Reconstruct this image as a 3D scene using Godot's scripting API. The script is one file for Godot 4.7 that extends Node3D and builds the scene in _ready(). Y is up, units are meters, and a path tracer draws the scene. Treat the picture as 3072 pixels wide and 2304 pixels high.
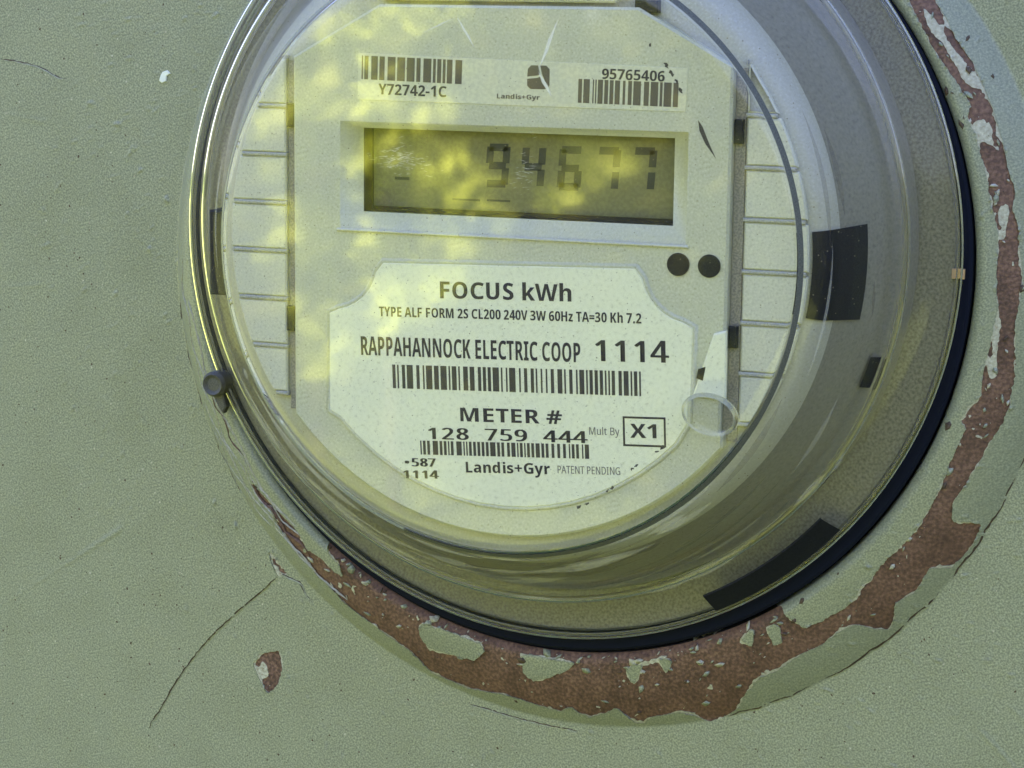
extends Node3D
# A watt-hour meter in its round socket on a painted steel meter box. Lengths inside the builders are millimetres (MM turns them into metres).
const MM := 0.001
const HOLE := Vector2(1.5, -5.0)      # centre of the opening in the box cover
const HOLE_R := 87.2
const RIM := Vector2(5.2, -11.0)      # centre of the foot of the pressed rim
const RIM_R := 99.2
const BRIM := Vector2(0.5, -1.9)     # centre of its flange
const SEAT := Vector2(0.0, -1.0)      # centre of the clear cover
var mats := {}
var rng := RandomNumberGenerator.new()


func _ready() -> void:
	rng.seed = 11
	# ---- camera, sky, sun, exposure
	var cam := Camera3D.new()
	cam.name = "camera"
	cam.fov = 20.0
	cam.near = 0.02
	cam.far = 200.0
	cam.transform = Transform3D(Basis(Vector3(0.9397228, 0.0116812, -0.3417377), Vector3(-0.0698891, 0.9848793, -0.1585188), Vector3(0.3347187, 0.1728475, 0.9263300)), Vector3(0.1487598, 0.0483695, 0.4439312))
	add_child(cam)
	cam.current = true
	var sky_mat := ProceduralSkyMaterial.new()
	sky_mat.sky_top_color = Color(0.43, 0.505, 0.73)
	sky_mat.sky_horizon_color = Color(0.845, 0.845, 0.725)
	sky_mat.sky_curve = 0.12
	sky_mat.ground_bottom_color = Color(0.33, 0.38, 0.20)
	sky_mat.ground_horizon_color = Color(0.40, 0.44, 0.28)
	sky_mat.sun_angle_max = 12.0
	var env := Environment.new()
	env.background_mode = Environment.BG_SKY
	env.sky = Sky.new()
	env.sky.sky_material = sky_mat
	env.background_energy_multiplier = 0.33
	env.tonemap_mode = Environment.TONE_MAPPER_LINEAR
	env.tonemap_exposure = 15.4
	env.sdfgi_enabled = true
	env.ssao_enabled = true
	env.ssil_enabled = true
	var we := WorldEnvironment.new()
	we.name = "world_environment"
	we.environment = env
	add_child(we)
	var sun := DirectionalLight3D.new()
	sun.name = "sun"
	sun.light_color = Color(1.0, 0.94, 0.80)
	sun.light_energy = 1.6
	sun.light_angular_distance = 0.5
	sun.shadow_enabled = true
	add_child(sun)
	sun.look_at_from_position(Vector3.ZERO, Vector3(0.25, -0.85, 0.50))
	make_materials()
	# ---- the setting: the lawn in front of the wall, out of frame
	make_lawn()
	var wall := BoxMesh.new()
	wall.size = Vector3(9.0, 4.2, 0.2)
	var w := put("house_wall", wall, grained("wall_paint", Color(0.13, 0.12, 0.10), 0.8, 900.0, 0.1, 0.2, 43), self)
	w.position = Vector3(0.4, 0.65, -0.225)
	tag(w, "plain dark brown house wall that the meter box hangs on", "wall")
	# ---- the box and the meter
	make_box()
	make_meter()
	make_trees()


# ------------------------------------------------------------------ helpers
func tag(o: Node, label: String, category := "", group := "", kind := "") -> void:
	if label: o.set_meta("label", label)
	if category: o.set_meta("category", category)
	if group: o.set_meta("group", group)
	if kind: o.set_meta("kind", kind)


func put(called: String, mesh: Mesh, m: Material, parent: Node) -> MeshInstance3D:
	var o := MeshInstance3D.new()
	o.name = called
	o.mesh = mesh
	o.material_override = m
	parent.add_child(o, true)
	return o


func begin() -> SurfaceTool:
	var st := SurfaceTool.new()
	st.begin(Mesh.PRIMITIVE_TRIANGLES)
	return st


func tri(st: SurfaceTool, a: Vector3, b: Vector3, c: Vector3, out: Vector3) -> void:
	# front faces run clockwise seen from OUT
	if (b - a).cross(c - a).dot(out) > 0.0:
		var t := b
		b = c
		c = t
	st.add_vertex(a * MM)
	st.add_vertex(b * MM)
	st.add_vertex(c * MM)


func quad(st: SurfaceTool, a: Vector3, b: Vector3, c: Vector3, d: Vector3, out: Vector3) -> void:
	tri(st, a, b, c, out)
	tri(st, a, c, d, out)


func pts(a: Array) -> PackedVector2Array:
	var p := PackedVector2Array()
	for i in range(0, a.size(), 2):
		p.append(Vector2(a[i], a[i + 1]))
	return p


func inset(p: PackedVector2Array, d: float) -> PackedVector2Array:
	var n := p.size()
	var s := 1.0 if Geometry2D.is_polygon_clockwise(p) else -1.0
	var q := PackedVector2Array()
	for i in n:
		var a := (p[i] - p[(i + n - 1) % n]).normalized()
		var b := (p[(i + 1) % n] - p[i]).normalized()
		var na := Vector2(a.y, -a.x) * s
		var nb := Vector2(b.y, -b.x) * s
		var m := (na + nb)
		var k := maxf(m.length_squared() / 2.0, 0.35)
		q.append(p[i] + m * d / k)
	return q


func v3(p: Vector2, z: float) -> Vector3:
	return Vector3(p.x, p.y, z)


func prism(st: SurfaceTool, p: PackedVector2Array, z0: float, z1: float, ch := 0.0) -> void:
	# a plate with the outline P from z0 up to z1, its top edge chamfered by CH
	var n := p.size()
	var top := inset(p, ch) if ch > 0.0 else p
	st.set_smooth_group(-1)
	var idx := Geometry2D.triangulate_polygon(top)
	for i in range(0, idx.size(), 3):
		tri(st, v3(top[idx[i]], z1), v3(top[idx[i + 1]], z1), v3(top[idx[i + 2]], z1), Vector3(0, 0, 1))
	var s := 1.0 if Geometry2D.is_polygon_clockwise(p) else -1.0
	for i in n:
		var j := (i + 1) % n
		var e := p[j] - p[i]
		var o := Vector3(-e.y, e.x, 0.0) * s
		quad(st, v3(p[i], z0), v3(p[j], z0), v3(p[j], z1 - ch), v3(p[i], z1 - ch), o)
		if ch > 0.0:
			quad(st, v3(p[i], z1 - ch), v3(p[j], z1 - ch), v3(top[j], z1), v3(top[i], z1), o + Vector3(0, 0, 0.2 * e.length()))


func done(st: SurfaceTool) -> ArrayMesh:
	st.generate_normals()
	return st.commit()


func plate(called: String, p: PackedVector2Array, z0: float, z1: float, ch: float, m: Material, parent: Node) -> MeshInstance3D:
	var st := begin()
	prism(st, p, z0, z1, ch)
	return put(called, done(st), m, parent)


func rect(x0: float, y0: float, x1: float, y1: float) -> PackedVector2Array:
	return PackedVector2Array([Vector2(x0, y0), Vector2(x1, y0), Vector2(x1, y1), Vector2(x0, y1)])


func disc(c: Vector2, rx: float, ry: float, n := 28, turn := 0.0) -> PackedVector2Array:
	var p := PackedVector2Array()
	for i in n:
		p.append(c + Vector2(cos(TAU * i / n) * rx, sin(TAU * i / n) * ry).rotated(turn))
	return p


func lathe(profile: PackedVector2Array, n: int, centre := Vector2.ZERO, closed := false, crease := 32.0, a0 := 0.0, a1 := TAU) -> ArrayMesh:
	# PROFILE holds (radius, z) pairs that run so that the outside lies on their left; edges sharper than CREASE stay sharp
	var st := begin()
	var m := profile.size()
	var group := 0
	var segs := m if closed else m - 1
	for i in segs:
		var a := profile[i]
		var b := profile[(i + 1) % m]
		if i > 0:
			var d0 := (a - profile[i - 1]).normalized()
			var d1 := (b - a).normalized()
			if absf(d0.angle_to(d1)) > deg_to_rad(crease):
				group += 1
		st.set_smooth_group(group)
		var dn := Vector2(-(b - a).y, (b - a).x)
		for k in n:
			var t0 := a0 + (a1 - a0) * k / n
			var t1 := a0 + (a1 - a0) * (k + 1) / n
			var tm := (t0 + t1) / 2
			var o := Vector3(cos(tm) * dn.x, sin(tm) * dn.x, dn.y)
			var c := Vector3(centre.x, centre.y, 0)
			var p00 := c + Vector3(cos(t0) * a.x, sin(t0) * a.x, a.y)
			var p01 := c + Vector3(cos(t1) * a.x, sin(t1) * a.x, a.y)
			var p10 := c + Vector3(cos(t0) * b.x, sin(t0) * b.x, b.y)
			var p11 := c + Vector3(cos(t1) * b.x, sin(t1) * b.x, b.y)
			if a.x < 0.001:
				tri(st, p00, p10, p11, o)
			elif b.x < 0.001:
				tri(st, p00, p01, p10, o)
			else:
				quad(st, p00, p01, p11, p10, o)
	return done(st)


func printed(called: String, s: String, font: Font, x: float, y: float, w: float, h: float, turn: float, z: float, m: Material, parent: Node, below := 0.0) -> void:
	# one line of print: left end of its baseline at (x, y), as wide and as high as given; BELOW is how much of the height hangs under the baseline
	var t := TextMesh.new()
	t.text = s
	t.font = font
	t.font_size = 48
	t.pixel_size = 0.02
	t.depth = 0.02
	t.curve_step = 0.6
	t.horizontal_alignment = HORIZONTAL_ALIGNMENT_LEFT
	var box := t.get_aabb()
	var o := put(called, t, m, parent)
	var k := Vector3(w / box.size.x * MM, h / box.size.y * MM, 0.06 * MM / box.size.z)
	var b := Basis(Vector3(0, 0, 1), deg_to_rad(turn))
	var low := Vector3(box.position.x * k.x, box.position.y * k.y + h * below * MM, box.position.z * k.z)
	o.transform = Transform3D(b * Basis.from_scale(k), Vector3(x, y, z) * MM - b * low)


func barcode(x: float, y: float, w: float, h: float, turn: float, z: float, units: int, ink: float, m: Material, parent: Node, sd: int) -> void:
	var r := RandomNumberGenerator.new()
	r.seed = sd
	var st := begin()
	var u := w / units
	var at := 0
	while at < units:
		var bar := r.randi_range(1, 2) if r.randf() > ink else (r.randi_range(3, 6) if ink > 0.7 else r.randi_range(2, 4))
		var gap := 1 if r.randf() < 0.7 else 2
		bar = mini(bar, units - at)
		var p := rect(at * u, 0.0, (at + bar * 0.94) * u, h)
		for i in 4:
			p[i] = p[i].rotated(deg_to_rad(turn)) + Vector2(x, y)
		prism(st, p, z - 0.02, z + 0.05)
		at += bar + gap
	put("barcode", done(st), m, parent)


func noise_tex(freq: float, size: int, sd: int, stops: Array, kind := FastNoiseLite.TYPE_SIMPLEX_SMOOTH, octaves := 4, bump := 0.0) -> NoiseTexture2D:
	var n := FastNoiseLite.new()
	n.noise_type = kind
	n.frequency = freq
	n.seed = sd
	n.fractal_octaves = octaves
	if kind == FastNoiseLite.TYPE_CELLULAR:
		n.cellular_return_type = FastNoiseLite.RETURN_DISTANCE
	var t := NoiseTexture2D.new()
	t.width = size
	t.height = size
	t.seamless = true
	t.noise = n
	if bump > 0.0:
		t.as_normal_map = true
		t.bump_strength = bump
	elif stops.size():
		var g := Gradient.new()
		g.offsets = PackedFloat32Array()
		g.colors = PackedColorArray()
		var offs := PackedFloat32Array()
		var cols := PackedColorArray()
		for s in stops:
			offs.append(s[0])
			cols.append(s[1])
		g.offsets = offs
		g.colors = cols
		t.color_ramp = g
	return t


func lin(r: float, g: float, b: float) -> Color:
	return Color(r, g, b).linear_to_srgb()


func shade(c: Color, k: float) -> Color:
	return Color(c.r * k, c.g * k, c.b * k)


func grained(called: String, c: Color, rough: float, tile_mm: float, spread: float, bump: float, sd: int, dark := Color(-1, 0, 0), pale := Color(-1, 0, 0), size := 512) -> StandardMaterial3D:
	# C is a linear colour; grain of SPREAD about it, with sparse dark and pale specks
	var m := StandardMaterial3D.new()
	m.resource_name = called
	var lo := shade(c, 1.0 - spread).linear_to_srgb()
	var hi := shade(c, 1.0 + spread).linear_to_srgb()
	var d := dark.linear_to_srgb() if dark.r >= 0.0 else lo
	var p := pale.linear_to_srgb() if pale.r >= 0.0 else hi
	m.albedo_texture = noise_tex(0.045, size, sd, [[0.08, d], [0.30, lo], [0.5, c.linear_to_srgb()], [0.70, hi], [0.92, p]], FastNoiseLite.TYPE_SIMPLEX_SMOOTH, 5)
	m.roughness = rough
	m.uv1_triplanar = true
	m.uv1_scale = Vector3.ONE * (1000.0 / tile_mm)
	if bump > 0.0:
		m.normal_enabled = true
		m.normal_texture = noise_tex(0.06, 512, sd + 1, [], FastNoiseLite.TYPE_SIMPLEX_SMOOTH, 4, 4.0)
		m.normal_scale = bump
	return m


func make_materials() -> void:
	mats.paint = grained("grey_green_paint", Color(0.255, 0.272, 0.178), 0.42, 26.0, 0.27, 0.0, 3, Color(0.15, 0.165, 0.11), Color(0.42, 0.44, 0.31), 1024)
	mottle(mats.paint, 150.0, 0.10, 5)
	mats.primer = grained("red_primer", Color(0.165, 0.092, 0.058), 0.7, 24.0, 0.38, 0.6, 9, Color(0.09, 0.04, 0.025), Color(0.30, 0.19, 0.13))
	mottle(mats.primer, 60.0, 0.55, 6)
	mats.undercoat = grained("pale_undercoat", Color(0.43, 0.415, 0.30), 0.6, 22.0, 0.2, 0.3, 13, Color(0.3, 0.22, 0.13), Color(0.7, 0.7, 0.58))
	mats.lip = grained("lip_highlight", Color(0.37, 0.385, 0.26), 0.4, 15.0, 0.2, 0.1, 79)  # lighter copy of the paint, for the painted highlight on lifted edges
	mats.rust = grained("rust", Color(0.085, 0.058, 0.034), 0.8, 12.0, 0.3, 0.4, 17)
	mats.plastic = grained("aged_plastic", Color(0.51, 0.515, 0.36), 0.38, 17.0, 0.055, 0.12, 21, Color(0.36, 0.35, 0.22), Color(0.62, 0.62, 0.46))
	mats.tile = grained("pale_plastic", Color(0.57, 0.57, 0.42), 0.5, 17.0, 0.05, 0.12, 25, Color(0.42, 0.41, 0.28), Color(0.66, 0.65, 0.5))
	mats.housing = grained("housing_plastic", Color(0.42, 0.415, 0.31), 0.4, 17.0, 0.06, 0.1, 27, Color(0.34, 0.33, 0.25), Color(0.58, 0.58, 0.46))
	mats.base = grained("dark_grey_plastic", Color(0.165, 0.158, 0.11), 0.4, 20.0, 0.2, 0.12, 75, Color(0.09, 0.085, 0.055), Color(0.23, 0.22, 0.16))
	mats.rib = grained("grey_rib", Color(0.36, 0.36, 0.29), 0.5, 14.0, 0.15, 0.1, 71)
	mats.gutter = grained("brown_gutter", Color(0.27, 0.25, 0.19), 0.6, 14.0, 0.25, 0.2, 73)
	mats.smoke = grained("grey_plastic", Color(0.235, 0.225, 0.165), 0.35, 24.0, 0.12, 0.12, 28, Color(0.13, 0.125, 0.09), Color(0.28, 0.27, 0.21))
	mats.paper = grained("cream_label", Color(0.77, 0.78, 0.55), 0.5, 26.0, 0.025, 0.05, 29, Color(0.6, 0.6, 0.40), Color(0.8, 0.8, 0.6))
	mats.sticker = grained("clear_sticker", Color(0.62, 0.62, 0.43), 0.35, 26.0, 0.06, 0.05, 31)
	mats.ink = flat("ink", Color(0.018, 0.014, 0.026), 0.5)
	mats.faded_ink = flat("faded_ink", Color(0.16, 0.15, 0.13), 0.5)
	mats.bar_ink = flat("barcode_ink", Color(0.04, 0.035, 0.035), 0.5)
	mats.brown_ink = flat("brown_ink", Color(0.10, 0.085, 0.06), 0.4)
	mats.black = grained("black_plastic", Color(0.013, 0.014, 0.017), 0.45, 20.0, 0.2, 0.2, 35)
	mats.black.metallic_specular = 0.3
	mats.rubber = flat("black_rubber", Color(0.008, 0.010, 0.018), 0.9)
	mats.rubber.metallic_specular = 0.2
	mats.lcd = grained("lcd_olive", Color(0.175, 0.172, 0.075), 0.35, 26.0, 0.10, 0.0, 37)
	mats.segment = flat("lcd_segment", Color(0.026, 0.030, 0.02), 0.5)
	mats.dark_frame = flat("dark_frame", Color(0.016, 0.013, 0.008), 0.4)
	mats.tan = flat("tan_tab", Color(0.5, 0.33, 0.16), 0.5)
	mats.steel = flat("dark_steel", Color(0.05, 0.05, 0.05), 0.6)
	var g := StandardMaterial3D.new()
	g.resource_name = "clear_polycarbonate"
	g.albedo_color = Color(0.985, 0.985, 0.95, 0.0)
	g.transparency = BaseMaterial3D.TRANSPARENCY_ALPHA
	g.roughness = 0.02
	g.refraction_enabled = true
	g.refraction_scale = 0.05
	mats.glass = g
	var h := StandardMaterial3D.new()
	h.resource_name = "clear_pane"
	h.albedo_color = Color(0.75, 0.74, 0.62, 0.008)
	h.transparency = BaseMaterial3D.TRANSPARENCY_ALPHA
	h.roughness = 0.04
	mats.pane = h
	var d: StandardMaterial3D = h.duplicate()
	d.resource_name = "dusty_polycarbonate"
	d.albedo_color = Color(0.45, 0.43, 0.31, 0.05)
	d.roughness = 0.08
	d.metallic_specular = 0.32
	mats.dusty = d
	mats.lead = grained("dull_lead", Color(0.09, 0.088, 0.07), 0.6, 9.0, 0.3, 0.5, 61)
	mats.dust = flat("dust", Color(0.20, 0.18, 0.11), 0.9)
	mats.glint_scratch = flat("pale_glint_and_wear", Color(0.72, 0.71, 0.60), 0.8)  # paints glints and glare as well as scratches
	mats.glint_scratch.albedo_color.a = 0.6
	mats.glint_scratch.transparency = BaseMaterial3D.TRANSPARENCY_ALPHA
	mats.haze = mats.glint_scratch.duplicate()
	mats.haze.albedo_color.a = 0.22
	mats.smear = flat("brown_smear", Color(0.07, 0.06, 0.035), 0.8)
	mats.smear.albedo_color.a = 0.22
	mats.smear.transparency = BaseMaterial3D.TRANSPARENCY_ALPHA
	mats.refraction_grey = grained("grey_refraction_line", Color(0.10, 0.105, 0.085), 0.7, 8.0, 0.35, 0.3, 65)  # dark refraction at the cover edge, put into a grey colour
	mats.grime_reflection = grained("grime_reflection", Color(0.06, 0.055, 0.035), 0.8, 8.0, 0.4, 0.4, 63)  # also colours the painted reflections low on the pane


func mottle(m: StandardMaterial3D, tile_mm: float, spread: float, sd: int) -> void:
	# broad uneven patches of tone over the fine grain
	m.detail_enabled = true
	m.detail_blend_mode = BaseMaterial3D.BLEND_MODE_MUL
	m.detail_uv_layer = BaseMaterial3D.DETAIL_UV_2
	var a := 1.0 - spread
	m.detail_albedo = noise_tex(0.012, 512, 300 + sd, [[0.0, lin(a, a, a * 0.96)], [0.35, lin(1.0 - spread * 0.4, 1.0 - spread * 0.45, 1.0 - spread * 0.5)], [0.65, lin(1, 1, 1)], [1.0, lin(1.0, 0.99, 0.96)]], FastNoiseLite.TYPE_SIMPLEX_SMOOTH, 5)
	m.uv2_triplanar = true
	m.uv2_scale = Vector3.ONE * (1000.0 / tile_mm)


func flat(called: String, c: Color, rough: float) -> StandardMaterial3D:
	var m := StandardMaterial3D.new()
	m.resource_name = called
	m.albedo_color = c.linear_to_srgb()
	m.roughness = rough
	return m


# ------------------------------------------------------------------ the lawn
func make_lawn() -> void:
	var p := PlaneMesh.new()
	p.size = Vector2(60, 60)
	var m := grained("grass", Color(0.09, 0.115, 0.02), 0.9, 1600.0, 0.4, 0.0, 41)
	var o := put("lawn", p, m, self)
	o.position = Vector3(0, -1.45, 0)
	tag(o, "", "", "", "structure")


# ------------------------------------------------------------------ the box and its peeling paint
func rim_height(p: Vector2) -> float:
	var a := maxf(p.distance_to(HOLE) - HOLE_R, 0.0)
	var b := RIM_R - p.distance_to(RIM)
	if b <= 0.0:
		return 0.0
	var f := b / (a + b)
	return 7.0 * (1.0 - pow(1.0 - f, 2.0)) - 1.4 * pow(maxf(0.0, 1.0 - a / 2.2), 2.0)


const X0 := -160.0
const Y0 := -140.0
const CELL := 0.2
var cover_top: Image
var cover_under: Image
var wear := FastNoiseLite.new()


func fill_polygon(im: Image, p: PackedVector2Array, v: float) -> void:
	var lo := p[0].y
	var hi := p[0].y
	for q in p:
		lo = minf(lo, q.y)
		hi = maxf(hi, q.y)
	var j0 := maxi(0, int((lo - Y0) / CELL))
	var j1 := mini(im.get_height() - 1, int((hi - Y0) / CELL) + 1)
	for j in range(j0, j1 + 1):
		var y := Y0 + (j + 0.5) * CELL
		var xs := []
		for i in p.size():
			var a := p[i]
			var b := p[(i + 1) % p.size()]
			if (a.y <= y) != (b.y <= y):
				xs.append(a.x + (y - a.y) / (b.y - a.y) * (b.x - a.x))
		xs.sort()
		for i in range(0, xs.size() - 1, 2):
			var i0 := int(round((xs[i] - X0) / CELL))
			var i1 := int(round((xs[i + 1] - X0) / CELL))
			if i1 > i0:
				im.fill_rect(Rect2i(i0, j, i1 - i0, 1), Color(v, v, v))


func sample(im: Image, p: Vector2) -> float:
	var w := im.get_width()
	var h := im.get_height()
	var u := (p.x - X0) / (CELL * 1400.0) * w - 0.5
	var v := (p.y - Y0) / (CELL * 1100.0) * h - 0.5
	if u < 0.0 or v < 0.0 or u >= w - 1.0 or v >= h - 1.0:
		return 1.0
	var i := int(u)
	var j := int(v)
	var fu := u - i
	var fv := v - j
	return lerpf(lerpf(im.get_pixel(i, j).r, im.get_pixel(i + 1, j).r, fu), lerpf(im.get_pixel(i, j + 1).r, im.get_pixel(i + 1, j + 1).r, fu), fv)


func make_covers() -> void:
	var t := Image.create(1400, 1100, false, Image.FORMAT_RF)
	t.fill(Color(1, 1, 1))
	# the band round the opening where the paint has flaked off, inner edge then outer edge
	fill_polygon(t, pts([72.7,51.4, 73.1,49.6, 76.0,44.4, 77.9,40.9, 80.5,37.4, 82.4,34.8, 84.2,32.5, 86.2,29.3, 85.7,26.9, 87.6,23.4, 88.3,20.4, 89.7,16.6, 90.8,11.6, 91.6,8.6, 92.7,4.3, 92.8,-3.6, 93.4,-10.8, 92.3,-17.6, 91.1,-24.7, 91.0,-28.7, 88.7,-31.0, 87.1,-33.9, 88.3,-35.4, 87.0,-38.9, 84.3,-46.0, 82.1,-52.2, 80.1,-55.8, 79.0,-57.5, 77.2,-60.2, 73.3,-64.1, 71.6,-66.9, 70.4,-69.0, 68.2,-70.5, 67.1,-73.2, 65.0,-75.7, 60.3,-78.8, 56.8,-80.8, 52.9,-78.6, 51.5,-76.2, 46.0,-78.4, 38.6,-83.5, 32.0,-86.3, 17.6,-89.9, 4.5,-90.8, -6.0,-90.2, -16.7,-88.3, -27.6,-84.6, -24.0,-87.0, -36.0,-81.4, -46.2,-74.7, -52.4,-69.9, -53.6,-71.2, -53.0,-75.4, -50.3,-77.8, -49.5,-80.5, -52.0,-79.6, -54.9,-76.7, -58.2,-75.1, -60.3,-76.5, -59.0,-74.0, -60.7,-71.1, -63.6,-68.6, -66.1,-66.2, -70.2,-63.0, -71.9,-60.9, -73.6,-61.0, -71.9,-64.0, -67.7,-67.9, -66.9,-70.1, -64.8,-73.1, -61.5,-76.6, -59.4,-78.0, -57.4,-81.3, -54.5,-83.3, -50.3,-87.6, -46.6,-89.9, -40.9,-93.2, -34.4,-97.1, -31.9,-99.5, -29.9,-102.4, -21.8,-104.5, -19.8,-104.7, -23.8,-104.5, -20.2,-104.8, -11.2,-104.8, -4.0,-106.3, 1.3,-107.4, 4.1,-105.3, 5.9,-107.2, 8.3,-107.9, 11.8,-106.4, 14.9,-104.3, 18.4,-108.0, 20.4,-108.1, 22.5,-106.1, 28.9,-103.9, 32.3,-104.8, 35.0,-106.2, 39.0,-104.3, 41.8,-101.9, 43.7,-97.7, 46.5,-94.0, 52.0,-90.3, 55.8,-87.2, 60.2,-84.4, 64.5,-80.6, 67.0,-79.4, 70.2,-80.3, 73.7,-80.6, 74.8,-77.9, 75.0,-74.3, 79.2,-71.2, 80.7,-68.2, 81.8,-65.9, 85.5,-66.1, 88.1,-63.6, 90.1,-60.9, 91.7,-56.3, 90.5,-55.8, 86.2,-55.3, 86.3,-51.2, 88.9,-46.8, 91.6,-41.6, 93.3,-37.8, 95.2,-34.2, 96.5,-30.4, 97.3,-22.7, 96.8,-13.6, 97.9,-6.0, 97.3,-0.9, 96.9,1.1, 96.4,5.9, 95.1,8.8, 95.5,12.4, 94.1,16.2, 93.0,20.6, 91.3,25.6, 90.0,29.4, 88.0,33.4, 86.0,37.8, 82.3,42.4, 80.7,45.6, 78.1,49.7, 77.2,51.4]), 0.0)
	var chip := pts([-75.5,-106.1, -73.9,-103.2, -68.8,-101.8, -67.7,-105.2, -69.2,-110.4, -71.9,-112.7, -74.5,-108.9])
	fill_polygon(t, chip, 0.0)
	fill_polygon(t, pts([-71.2,-77.8, -67.8,-81.8, -66.1,-83.3, -69.1,-84.0, -70.4,-81.7]), 0.0)
	# islands of paint that still cling to the rim
	for a in [[-30.4,-89.3, -24.0,-90.1, -16.0,-92.3, -14.8,-94.0, -17.5,-96.7, -29.1,-95.3, -30.8,-92.4], [-6.3,-93.7, -2.4,-93.6, 6.3,-94.0, 4.6,-96.2, -3.4,-100.0, -5.9,-98.2], [17.8,-94.7, 19.8,-92.8, 21.8,-92.9, 19.5,-97.9], [25.2,-90.8, 28.5,-90.7, 28.2,-91.8, 26.9,-93.9], [43.3,-85.0, 45.2,-82.1, 46.2,-82.3, 45.6,-86.1], [48.8,-81.7, 50.3,-80.2, 51.7,-81.1, 52.1,-84.7, 50.2,-85.5]]:
		fill_polygon(t, pts(a), 1.0)
	var u: Image = t.duplicate()
	for a in [[74.6,49.7, 76.4,47.9, 82.4,40.1, 86.1,35.8, 87.5,32.8, 85.1,33.4, 81.0,39.5, 77.8,43.8], [86.9,26.3, 88.6,26.4, 89.4,23.7, 92.2,20.6, 92.5,19.4, 90.0,22.0, 87.6,23.1], [93.4,-10.2, 94.1,-12.6, 93.2,-24.5, 92.4,-25.8, 92.5,-20.0], [92.5,8.7, 94.2,10.0, 94.6,6.4, 93.9,2.8, 93.0,3.9], [20.4,-92.8, 21.8,-92.0, 25.2,-91.1, 25.2,-91.8, 20.8,-93.1], [-74.4,-107.4, -73.1,-104.9, -72.0,-106.0, -72.0,-107.7, -71.2,-108.2, -73.6,-108.8]]:
		fill_polygon(u, pts(a), 1.0)
	t.resize(700, 550, Image.INTERPOLATE_BILINEAR)
	u.resize(350, 275, Image.INTERPOLATE_LANCZOS)
	cover_top = t
	cover_under = u


func covered(p: Vector2, under: bool) -> float:
	if under:
		return sample(cover_under, p) - 0.44 + 0.75 * wear.get_noise_2d(p.x * 0.6, p.y * 0.6) + 0.3 * wear.get_noise_2d(p.x * 4.0 + 70.0, p.y * 4.0)
	return sample(cover_top, p) - 0.5 + 0.42 * wear.get_noise_2d(p.x * 3.0 + 300.0, p.y * 3.0) + 0.3 * wear.get_noise_2d(p.x * 0.8, p.y * 0.8 + 90.0) + 0.25 * wear.get_noise_2d(p.x * 9.0 + 40.0, p.y * 9.0)


func edge_of_box(a: float) -> float:
	# how far the front of the box reaches from HOLE in the direction A
	var c := Vector2(cos(a), sin(a))
	var far := 1e9
	if c.x > 1e-6: far = minf(far, (150.0 - HOLE.x) / c.x)
	if c.x < -1e-6: far = minf(far, (-190.0 - HOLE.x) / c.x)
	if c.y > 1e-6: far = minf(far, (260.0 - HOLE.y) / c.y)
	if c.y < -1e-6: far = minf(far, (-230.0 - HOLE.y) / c.y)
	return far


func film(lift: float, depth: float, under: bool, n: int, radii: PackedFloat32Array) -> ArrayMesh:
	# a coat of paint LIFT above the steel; where it ends it has an edge DEPTH thick
	var rows := radii.size()
	var pos := PackedVector3Array()
	var mask := PackedFloat32Array()
	pos.resize(rows * n)
	mask.resize(rows * n)
	for j in rows:
		for k in n:
			var a := TAU * k / n
			var r := radii[j]
			if r > 132.0:
				r = lerpf(132.0, edge_of_box(a), (r - 132.0) / 100.0)
			var p := HOLE + Vector2(cos(a), sin(a)) * r
			var z := rim_height(p) + lift
			if j == 0:
				z -= 3.0
			var c := covered(p, under) if r < 135.0 else 1.0
			if c > 0.0 and c < 0.42 and not under:
				# loose edges stand up from the steel here and there
				z += 0.9 * pow(1.0 - c / 0.42, 2.0) * clampf(wear.get_noise_2d(p.x * 0.9 + 500.0, p.y * 0.9) * 2.2, 0.0, 1.0)
			pos[j * n + k] = Vector3(p.x, p.y, z)
			mask[j * n + k] = c
	var st := begin()
	st.set_smooth_group(0)
	for j in rows - 1:
		for k in n:
			var q := [j * n + k, j * n + (k + 1) % n, (j + 1) * n + (k + 1) % n, (j + 1) * n + k]
			var m0 := mask[q[0]]
			var m1 := mask[q[1]]
			var m2 := mask[q[2]]
			var m3 := mask[q[3]]
			if m0 <= 0.0 and m1 <= 0.0 and m2 <= 0.0 and m3 <= 0.0:
				continue
			if m0 > 0.0 and m1 > 0.0 and m2 > 0.0 and m3 > 0.0:
				if under and minf(minf(m0, m1), minf(m2, m3)) > 1.2:
					continue
				quad(st, pos[q[0]], pos[q[1]], pos[q[2]], pos[q[3]], Vector3(0, 0, 1))
				continue
			var poly := PackedVector3Array()
			var cut := PackedVector3Array()
			for i in 4:
				var a: int = q[i]
				var b: int = q[(i + 1) % 4]
				if mask[a] > 0.0:
					poly.append(pos[a])
				if (mask[a] > 0.0) != (mask[b] > 0.0):
					var c := pos[a].lerp(pos[b], mask[a] / (mask[a] - mask[b]))
					poly.append(c)
					cut.append(c)
			for i in range(1, poly.size() - 1):
				tri(st, poly[0], poly[i], poly[i + 1], Vector3(0, 0, 1))
			if cut.size() == 2:
				st.set_smooth_group(-1)
				var d := Vector3(0, 0, -depth)
				quad(st, cut[0], cut[1], cut[1] + d, cut[0] + d, Vector3(1, 0, 0))
				st.set_smooth_group(0)
	return done(st)


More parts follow.
